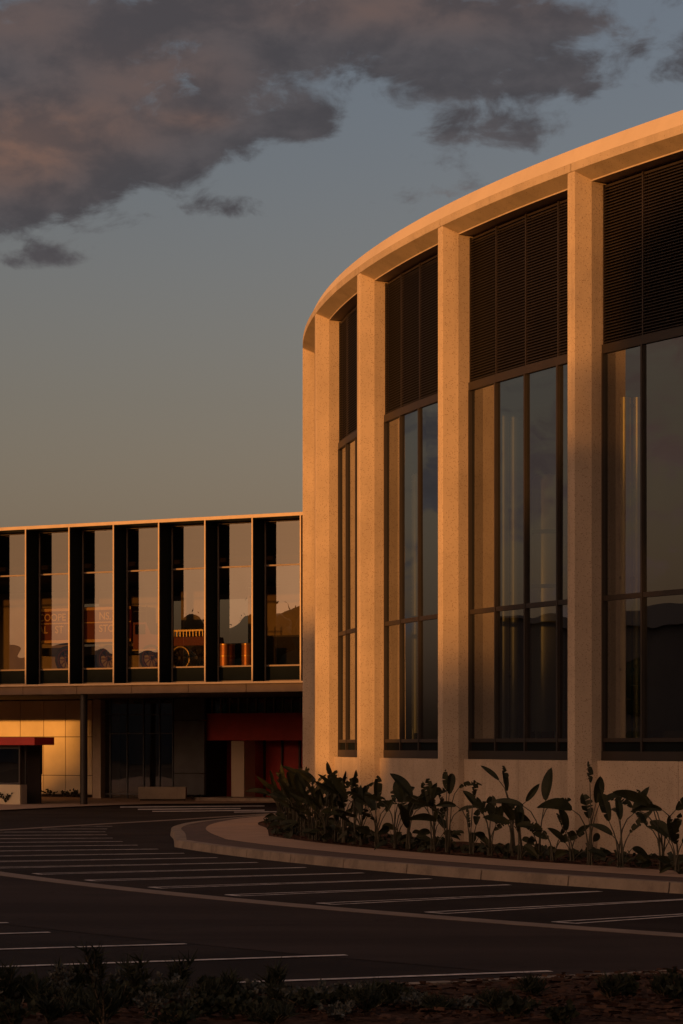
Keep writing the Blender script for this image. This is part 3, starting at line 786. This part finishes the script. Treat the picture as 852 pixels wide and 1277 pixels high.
t, l_ = gthing('display_stand', 'dark display cabinet standing behind the glass at the right end of the gallery', 'cabinet', 352, 3.0)
g = MB(); g.box(-.9, .9, -.6, 0, 0, 1.1); g.build('case', mt['inner'], t); g = MB(); g.box(-.95, .95, -.65, .03, 1.1, 1.16); g.build('top', mt['bronze'], t)

# ------------------------------------------------------------------ plants
def rnd(a, b): return random.uniform(a, b)
def blade(mb, base, direc, upv, length, width, droop, torn):
    d = Vector(direc).normalized(); upv = Vector(upv); s = d.cross(upv).normalized(); nrm = s.cross(d).normalized()
    n = 9; pts = []; wd = []
    for i in range(n + 1):
        u = i / n
        pts.append(Vector(base) + d * (length * u) + Vector((0, 0, -1)) * (droop * length * u * u))
        wd.append(width * (sin(pi * min(1, u * .93 + .07)) ** .65) * (1 - .25 * u))
    for sd in (-1, 1):
        i = 0
        while i < n:
            run = 1 if (torn and random.random() < .5) else 2
            run = min(run, n - i)
            tilt = rnd(-.25, .25) if torn else 0
            gap = .25 if (torn and random.random() < .45) else 0
            for j in range(i, i + run):
                a, b = pts[j], pts[j + 1]
                wa, wb = wd[j], wd[j + 1]
                o1 = s * sd * wa + nrm * (wa * .45 + tilt * wa); o2 = s * sd * wb + nrm * (wb * .45 + tilt * wb)
                fwd = d * (length * .05)
                last = (j == i + run - 1)
                e2 = b + (o2 * (1 - gap) if last else o2) + fwd - (d * length / n * .5 if last and gap else Vector())
                mb.quad(a, b, e2, a + o1 + fwd)
            i += run
def strelitzia(loc, h, nst, label, spread=.35, lead=None, seed=0, group='bird-of-paradise plants in the curved bed'):
    random.seed(seed)
    t = thing('bird_of_paradise_plant', label, 'plant', loc, 0, group)
    st = MB(); lf = MB()
    for i in range(nst):
        a = rnd(0, 2 * pi); hh = h * rnd(.35, .82); sp = spread * rnd(.4, 1.3) * hh
        if lead and i < len(lead): a, hh, sp = lead[i][0], h * lead[i][1], lead[i][2]
        dirv = Vector((cos(a), sin(a) * .6, 0))
        p0 = Vector((rnd(-.05, .05), rnd(-.05, .05), 0)); p3 = dirv * sp + Vector((0, 0, hh))
        pts = [p0 + (p3 - p0) * u + Vector((0, 0, hh * .22)) * sin(pi * u) * (1 if sp > .2 else .3) - dirv * sp * .25 * sin(pi * u) for u in (0, .25, .5, .75, 1)]
        pts[-1] = p3
        st.tube(pts, [.016, .013, .011, .009, .007], 5)
        tan_ = (pts[-1] - pts[-2]).normalized()
        kind = random.random()
        bd = (tan_ + dirv * rnd(.2, 1.4)).normalized() if kind < .6 else (tan_ + Vector((0, 0, rnd(.3, 1)))).normalized()
        ln = rnd(.38, .68) * min(1, h / 1.5 + .25); wdt = ln * (rnd(.12, .21) if nst < 8 else rnd(.09, .16))
        upv = Vector((rnd(-1, 1), -1.0, rnd(-.2, 1)))
        blade(lf, p3, bd, upv, ln, wdt, rnd(.0, .45), random.random() < .5)
    for i in range(int(nst * .7)):
        a = rnd(0, 2 * pi); hh = h * rnd(.08, .3); dirv = Vector((cos(a), sin(a) * .6, 0)); sp = rnd(.05, .25)
        p3 = dirv * sp + Vector((0, 0, hh)); st.tube([(0, 0, 0), p3 * .6 + Vector((0, 0, .03)), p3], [.01, .008, .006], 4)
        ln = rnd(.18, .32); blade(lf, p3, (dirv + Vector((0, 0, rnd(-.3, .8)))).normalized(), Vector((rnd(-1, 1), -1, rnd(0, 1))), ln, ln * .26, rnd(.1, .6), False)
    st.build('stalks', mt['stalk'], t); lf.build('leaves', mt['leaf'], t)
    return t
def bed_pt(px, py): return G(px, py, .19)
ps = [ # px, py, height px, stalks, label
 (845, 1087, 85, 5, 'leafy bird-of-paradise plant cut by the right edge of the photo', [(2.6, .9, .25)]),
 (826, 1086, 100, 6, 'bird-of-paradise plant with one long leaf leaning left, right of the nearest pillar', [(2.7, .78, .48), (2.4, .55, .3)]),
 (774, 1082, 95, 6, 'bird-of-paradise plant with an upright torn leaf, just right of the nearest pillar', [(1.57, .62, .03), (.6, .7, .25), (2.6, .6, .2)]),
 (736, 1079, 128, 5, 'tallest slim bird-of-paradise plant standing in front of the nearest pillar', [(1.57, .80, .02), (.3, .6, .1), (1.8, .45, .06)]),
 (714, 1074, 62, 4, 'small drooping bird-of-paradise plant left of the nearest pillar', [(2.6, .7, .2)]),
 (690, 1073, 55, 4, 'thin low bird-of-paradise plant second to the left of the nearest pillar', None),
 (672, 1071, 90, 4, 'bird-of-paradise plant with arching stalks spreading both ways before the wall', [(2.5, .72, .3), (.5, .75, .25), (.9, .8, .2)]),
 (649, 1072, 64, 5, 'bushy bird-of-paradise plant with one rounded upright leaf in front of the wall', [(1.5, .62, .02)]),
 (639, 1068, 118, 5, 'tall bird-of-paradise plant bending left, its top leaf high on the pale wall', [(2.4, .80, .30), (2.2, .68, .15)]),
 (612, 1067, 82, 5, 'broad bird-of-paradise plant just right of the third pillar base', [(1.5, .6, .03), (2.8, .72, .25)]),
 (588, 1065, 85, 4, 'bird-of-paradise plant in front of the right side of the second nearest pillar', [(2.6, .7, .3), (1.2, .8, .08)]),
 (558, 1063, 100, 7, 'bird-of-paradise plant with tall feathery leaves in front of the second nearest pillar', [(1.8, .78, .08), (1.2, .72, .1)]),
 (541, 1062, 90, 6, 'bird-of-paradise plant with broad hanging leaf left of the second nearest pillar', [(2.2, .78, .1)]),
 (510, 1059, 72, 6, 'airy bird-of-paradise plant with two stalks forming a V before the wall', [(.5, .9, .22), (2.6, .8, .15)]),
 (493, 1058, 92, 6, 'bird-of-paradise plant with one broad upright leaf right of the middle pillar', [(1.6, .62, .04)]),
 (470, 1056, 88, 6, 'bird-of-paradise plant with an upright spear leaf in front of the middle pillar', [(1.57, .66, .02), (2.8, .6, .2)]),
 (452, 1054, 75, 7, 'dense bird-of-paradise plant at the foot of the middle pillar', None)]
sd = 100
for px, py, hp, ns, lab, lead in ps:
    p = bed_pt(px, py); h = hp * p.y / F
    strelitzia(p, h, ns, lab, .35, lead, sd); sd += 1
left = [(438, 1053, 78), (426, 1051, 80), (415, 1050, 72), (402, 1050, 86), (392, 1048, 70), (384, 1047, 85), (374, 1043, 62), (366, 1041, 80), (357, 1038, 60), (349, 1036, 72), (342, 1032, 55), (338, 1028, 62), (352, 1026, 70), (368, 1030, 72), (382, 1033, 75), (398, 1038, 80), (420, 1043, 72)]
left = [(x + (10 if x < 362 else 4), y, h_) for x, y, h_ in left]
names = ['first', 'second', 'third', 'fourth', 'fifth', 'sixth', 'seventh', 'eighth', 'ninth', 'tenth', 'eleventh', 'twelfth']
for i, (px, py, hp) in enumerate(left):
    p = bed_pt(px, py); h = hp * p.y / F
    lab = ('dense bird-of-paradise plant in the front row, %s from the middle pillar leftwards' % names[i]) if i < 12 else ('bird-of-paradise plant in the back row of the thicket, %s from its left end' % names[i - 12])
    strelitzia(p, h, 8, lab, .24, None, sd, 'bird-of-paradise thicket at the end of the curved bed'); sd += 1

# ground cover along the curved bed
random.seed(5)
g = MB()
for i in range(600):
    p = D(rnd(45.3, 46.9), rnd(5, 34)); s = rnd(.03, .09)
    if random.random() < .35 or not on_bed(p): continue
    for q in range(3):
        c = Vector((p.x + rnd(-.1, .1), p.y + rnd(-.1, .1), .2 + rnd(0, .10)))
        u = Vector((rnd(-1, 1), rnd(-1, 1), rnd(0, 1))).normalized(); v = u.cross(Vector((rnd(-1, 1), rnd(-1, 1), .2))).normalized()
        g.quad(c - u * s - v * s * .5, c + u * s - v * s * .5, c + u * s + v * s * .5, c - u * s + v * s * .5)
o = g.build('ground_cover', mt['shrub_dark']); o['kind'] = 'stuff'; o['label'] = 'low dark ground cover on the mulch below the big leaved plants'; o['category'] = 'ground cover'

def shrub(loc, w, h, nl, ls, m, label, spiky=False, seed=0, group=None, name='low_shrub', kind='d'):
    random.seed(seed)
    t = thing(name, label, 'shrub', loc, 0, group)
    st = MB(); lf = MB()
    ns = max(5, int(nl / 22))
    for i in range(ns):
        a = rnd(0, 2 * pi); r = w * sqrt(random.random()); hh = h * rnd(.55, 1.05) * (1 - .35 * (r / w) ** 2)
        if kind == 's': hh = h * rnd(.25, 1.0) * (1 if random.random() < .35 else .6); r = w * rnd(.3, 1.1)
        tip = Vector((r * cos(a), r * sin(a), hh)); mid = tip * .5 + Vector((0, 0, hh * .12))
        st.tube([(0, 0, 0), mid, tip], [.010, .007, .004], 4)
        for j in range(nl // ns):
            u = rnd(.25, 1.04); c = mid * (2 * u) if u < .5 else mid + (tip - mid) * (2 * u - 1)
            if spiky:
                d = (Vector((rnd(-1, 1), rnd(-1, 1), rnd(.2, 1.6)))).normalized(); l_ = ls * rnd(1.2, 2.4); wv = d.cross(Vector((rnd(-1, 1), rnd(-1, 1), .1))).normalized() * ls * .16
                lf.add([c - wv, c + wv, c + d * l_], [(0, 1, 2)])
            else:
                d = (Vector((rnd(-1, 1), rnd(-1, 1), rnd(-.2, 1)))).normalized(); l_ = ls * rnd(.7, 1.3); wv = d.cross(Vector((rnd(-1, 1), rnd(-1, 1), .1))).normalized() * l_ * .38
                lf.quad(c, c + d * l_ * .5 + wv, c + d * l_, c + d * l_ * .5 - wv)
    st.build('stems', mt['bark'], t); lf.build('foliage', m, t)
    return t
fr_l = [ # px, base y, width px, height px, kind
 (8, 1252, 30, 75, 's'), (40, 1246, 42, 48, 'd'), (78, 1240, 34, 50, 'g'), (118, 1238, 24, 62, 's'), (100, 1262, 55, 48, 'd'), (150, 1262, 42, 55, 'd'), (150, 1232, 30, 30, 'g'),
 (186, 1262, 40, 50, 'd'), (205, 1242, 34, 42, 'g'), (225, 1236, 30, 42, 's'), (232, 1258, 36, 36, 'g'), (262, 1240, 30, 30, 'd'), (284, 1246, 32, 42, 'd'), (300, 1262, 34, 44, 'd'),
 (318, 1246, 28, 32, 'g'), (344, 1244, 30, 38, 's'), (362, 1254, 36, 34, 'g'), (382, 1262, 40, 42, 'd'), (402, 1252, 28, 30, 'g'), (430, 1262, 34, 40, 'd'), (455, 1266, 44, 48, 'd'),
 (482, 1256, 44, 42, 'd'), (512, 1254, 32, 28, 'g'), (524, 1262, 34, 30, 'g'), (545, 1264, 30, 22, 'd'), (580, 1262, 34, 24, 'g'), (620, 1268, 40, 32, 'd'), (642, 1272, 46, 36, 'd'), (662, 1246, 28, 28, 'd'),
 (700, 1276, 30, 26, 'd'), (762, 1250, 24, 38, 'd'), (782, 1246, 22, 34, 'd'), (828, 1248, 26, 30, 'd'), (848, 1252, 26, 46, 'd'), (60, 1276, 50, 50, 's'), (210, 1280, 60, 42, 'd'), (340, 1282, 50, 36, 'd'), (15, 1284, 50, 60, 'd'), (130, 1284, 44, 56, 's')]
random.seed(909)
for i in range(26):
    x_ = 6 + i * 20.5 + rnd(-8, 8)
    fr_l.append((x_, rnd(1236, 1272), rnd(34, 54), rnd(28, 46) * (1 if x_ < 300 else .8), random.choice('ddgggs')))
order = sorted(range(len(fr_l)), key=lambda i: fr_l[i][0])
rank = {i: r for r, i in enumerate(order)}
def ordw(n):
    ones = ['', 'first', 'second', 'third', 'fourth', 'fifth', 'sixth', 'seventh', 'eighth', 'ninth', 'tenth', 'eleventh', 'twelfth', 'thirteenth', 'fourteenth', 'fifteenth', 'sixteenth', 'seventeenth', 'eighteenth', 'nineteenth', 'twentieth']
    if n <= 20: return ones[n]
    return {2: 'twenty-', 3: 'thirty-', 4: 'forty-'}[n // 10] + ones[n % 10] if n % 10 else {3: 'thirtieth', 4: 'fortieth'}[n // 10]
cnt = {'s': 0, 'd': 0, 'g': 0}
lab_of = {}
kn = {'s': 'spiky upright dark shrub', 'd': 'rounded dark shrub', 'g': 'silvery grey small-leaved shrub'}
tot = {k_: sum(1 for f in fr_l if f[4] == k_) for k_ in cnt}
for i in order:
    kd = fr_l[i][4]; cnt[kd] += 1
    lab_of[i] = '%s in the front mulch bed, %s of its kind from the left' % (kn[kd], ordw(cnt[kd]))
for i, (px, py, wp, hp, kd) in enumerate(fr_l):
    p = G(px, py, .09); sc = p.y / F
    if kd == 's': shrub(p, wp * sc * .5, hp * sc * .92, 260, .07, mt['shrub_dark'], lab_of[i], True, 300 + i, 'shrubs in the front mulch bed', kind='s')
    elif kd == 'd': shrub(p, wp * sc * .62, hp * sc * (.68 if px < 560 else .9), 420, .055, mt['shrub_dark'], lab_of[i], i % 2 == 0, 300 + i, 'shrubs in the front mulch bed')
    else: shrub(p, wp * sc * .62, hp * sc * .74, 380, .035, mt['shrub_grey'], lab_of[i], False, 300 + i, 'shrubs in the front mulch bed')
# small plants by the kiosk and the lit wall
for i, (px, py, wp, hp, lab) in enumerate([(8, 1003, 22, 20, 'scraggy plant in front of the kiosk base, leftmost'), (22, 1003, 20, 26, 'scraggy plant in front of the kiosk corner'), (38, 1000, 12, 18, 'thin plant just right of the kiosk')]):
    p = G(px, py, .04); sc = p.y / F; shrub(p, wp * sc * .5, hp * sc, 110, .10, mt['shrub_dark'], lab, False, 500 + i, 'plants by the kiosk', 'small_plant')
for i, px in enumerate((45, 62, 80, 88, 96, 240, 250)):
    l = lat(px, B1 - .5); p = Vector(L(l, B1 - .5, .04))
    shrub(p, .35, rnd(.25, .5), 90, .08, mt['shrub_dark'], 'low plant at the foot of the ground floor wall, %s from the left' % names[i], False, 520 + i, 'low plants along the ground floor wall', 'small_plant')

# ------------------------------------------------------------------ unseen surroundings, placed and sized to cast the evening shade and show in the glass
U = Vector((cos(rad(SUN_PHI)), -sin(rad(SUN_PHI)), 0)); V = Vector((sin(rad(SUN_PHI)), cos(rad(SUN_PHI)), 0))
def UV(u, s): return U * u + V * s
def tree(loc, h, w, label, seed, ht=.35, leaves=2600, size=.5):
    random.seed(seed)
    t = thing('gum_tree', label, 'tree', loc, 0, 'trees beyond the car park')
    g = MB(); g.tube([(0, 0, 0), (.15, .1, h * ht), (.0, .2, h * .7)], [h * .028, h * .04, h * .008], 8)
    cl = []
    for i in range(14):
        a = rnd(0, 6.28); r = w * rnd(.15, .72); z = h * rnd(ht + .08, .88); r *= sqrt(max(.1, 1 - ((z / h - ht) / (1 - ht) - .4) ** 2 * 1.6))
        c = Vector((r * cos(a), r * sin(a), z)); cl.append((c, w * rnd(.26, .42)))
        g.tube([(0.1, .1, h * ht * rnd(.8, 1.2)), c * .5 + Vector((0, 0, h * .2)), c], [h * .012, h * .007, h * .003], 5)
    cl.append((Vector((0, 0, h - w * .3)), w * .33))
    g.build('trunk', mt['bark'], t)
    g = MB()
    for c, r in cl:
        rr = r * .84; zs = [-1, -.8, -.4, 0, .4, .8, 1]
        g.tube([c + Vector((0, 0, q * rr)) for q in zs], [rr * max(.05, sqrt(1 - q * q)) * rnd(.8, 1.1) for q in zs], 9)
    for i in range(leaves):
        c, r = random.choice(cl); d = Vector((random.gauss(0, 1), random.gauss(0, 1), random.gauss(0, .8))).normalized() * r * (random.random() ** .45)
        q = c + d; q.z = min(q.z, h)
        u = Vector((rnd(-1, 1), rnd(-1, 1), rnd(-1, 1))).normalized(); v = u.cross(Vector((rnd(-1, 1), rnd(-1, 1), rnd(-1, 1)))).normalized(); s = size * rnd(.5, 1)
        g.quad(q - u * s, q + v * s * .4, q + u * s, q - v * s * .4)
    g.build('crown', mt['tree_leaf'], t)
def shed(u0, u1, s0, s1, h, ridge, label):
    t = thing('warehouse', label, 'building', UV((u0 + u1) / 2, (s0 + s1) / 2))
    def q(u, s, z): p = UV(u - (u0 + u1) / 2, s - (s0 + s1) / 2); return (p.x, p.y, z)
    g = MB(); g.hexa([q(u0, s0, 0), q(u1, s0, 0), q(u1, s1, 0), q(u0, s1, 0)], [q(u0, s0, h), q(u1, s0, h), q(u1, s1, h), q(u0, s1, h)]); recalc(g.build('wall', mt['shed'], t))
    sm = (s0 + s1) / 2; o = .4
    g = MB(); g.hexa([q(u0 - o, s0 - o, h), q(u0 - o, s1 + o, h), q(u0 - o, sm, h + ridge)], [q(u1 + o, s0 - o, h), q(u1 + o, s1 + o, h), q(u1 + o, sm, h + ridge)]); recalc(g.build('roof', mt['shed_roof'], t))
    g = MB(); x = u0 + 3
    while x < u1 - 4:
        a = [q(x, s1 + .05, 0), q(x + 3, s1 + .05, 0), q(x + 3, s1 + .05, 3.6), q(x, s1 + .05, 3.6)]; g.quad(*a); x += 9
    g.build('roller_door', mt['greypanel'], t)
shed(-77.6, -46.0, -72, -56, 12.1, 1.8, 'unseen tall warehouse added behind the camera, farther left, to cast shade')  # added out of view, height set by the shade line wanted
shed(-45.2, 42, -70, -56, 8.4, 1.2, 'unseen long low warehouse added behind the camera to shade the ground')  # added out of view to keep the low sun off the ground
shed(-155, -93, -138, -126, 10.3, 2.6, 'far warehouse west of the car park')
shed(-160, -146, -80, 30, 10.0, 1.6, 'unseen long warehouse added far left of the round building to darken its reflections')  # added so the lower drum panes reflect something dark
tree(UV(-22, -60), 19, 9.5, 'unseen large gum tree over the long warehouse, sized to shade the pillars', 1, leaves=7000)  # unseen crowns, placed and sized to draw the shade edge across the pillars
tree(UV(-29, -55), 14.8, 6.0, 'unseen gum tree beside the large one, sized to shade the pillars', 2, leaves=3500)
tree(UV(-14, -58), 20.3, 9, 'second unseen large gum tree, sized to cast shade', 3, leaves=6000)
tree(UV(-2, -60), 20, 10, 'third unseen large gum tree, sized to cast shade', 4, leaves=6000)
tree(UV(-35, -57), 11.4, 4.5, 'unseen small gum tree at the row end, sized to cast shade', 5, leaves=2500)
random.seed(77)
j = 0
for azd in range(196, 318, 7):
    a = rad(azd + rnd(-2, 2)); dist = rnd(135, 165); hh = rnd(9, 11.5) if azd < 234 else (rnd(12.5, 16) if azd < 280 else rnd(9, 11))
    tree(Vector((sin(a) * dist, cos(a) * dist, 0)), hh, hh * .75, 'background gum tree in the far row, %s along it' % ordw(j + 1), 40 + j, ht=.06, leaves=(5500 if 226 < azd < 320 else 2500), size=.24); random.seed(90 + j * 3); j += 1
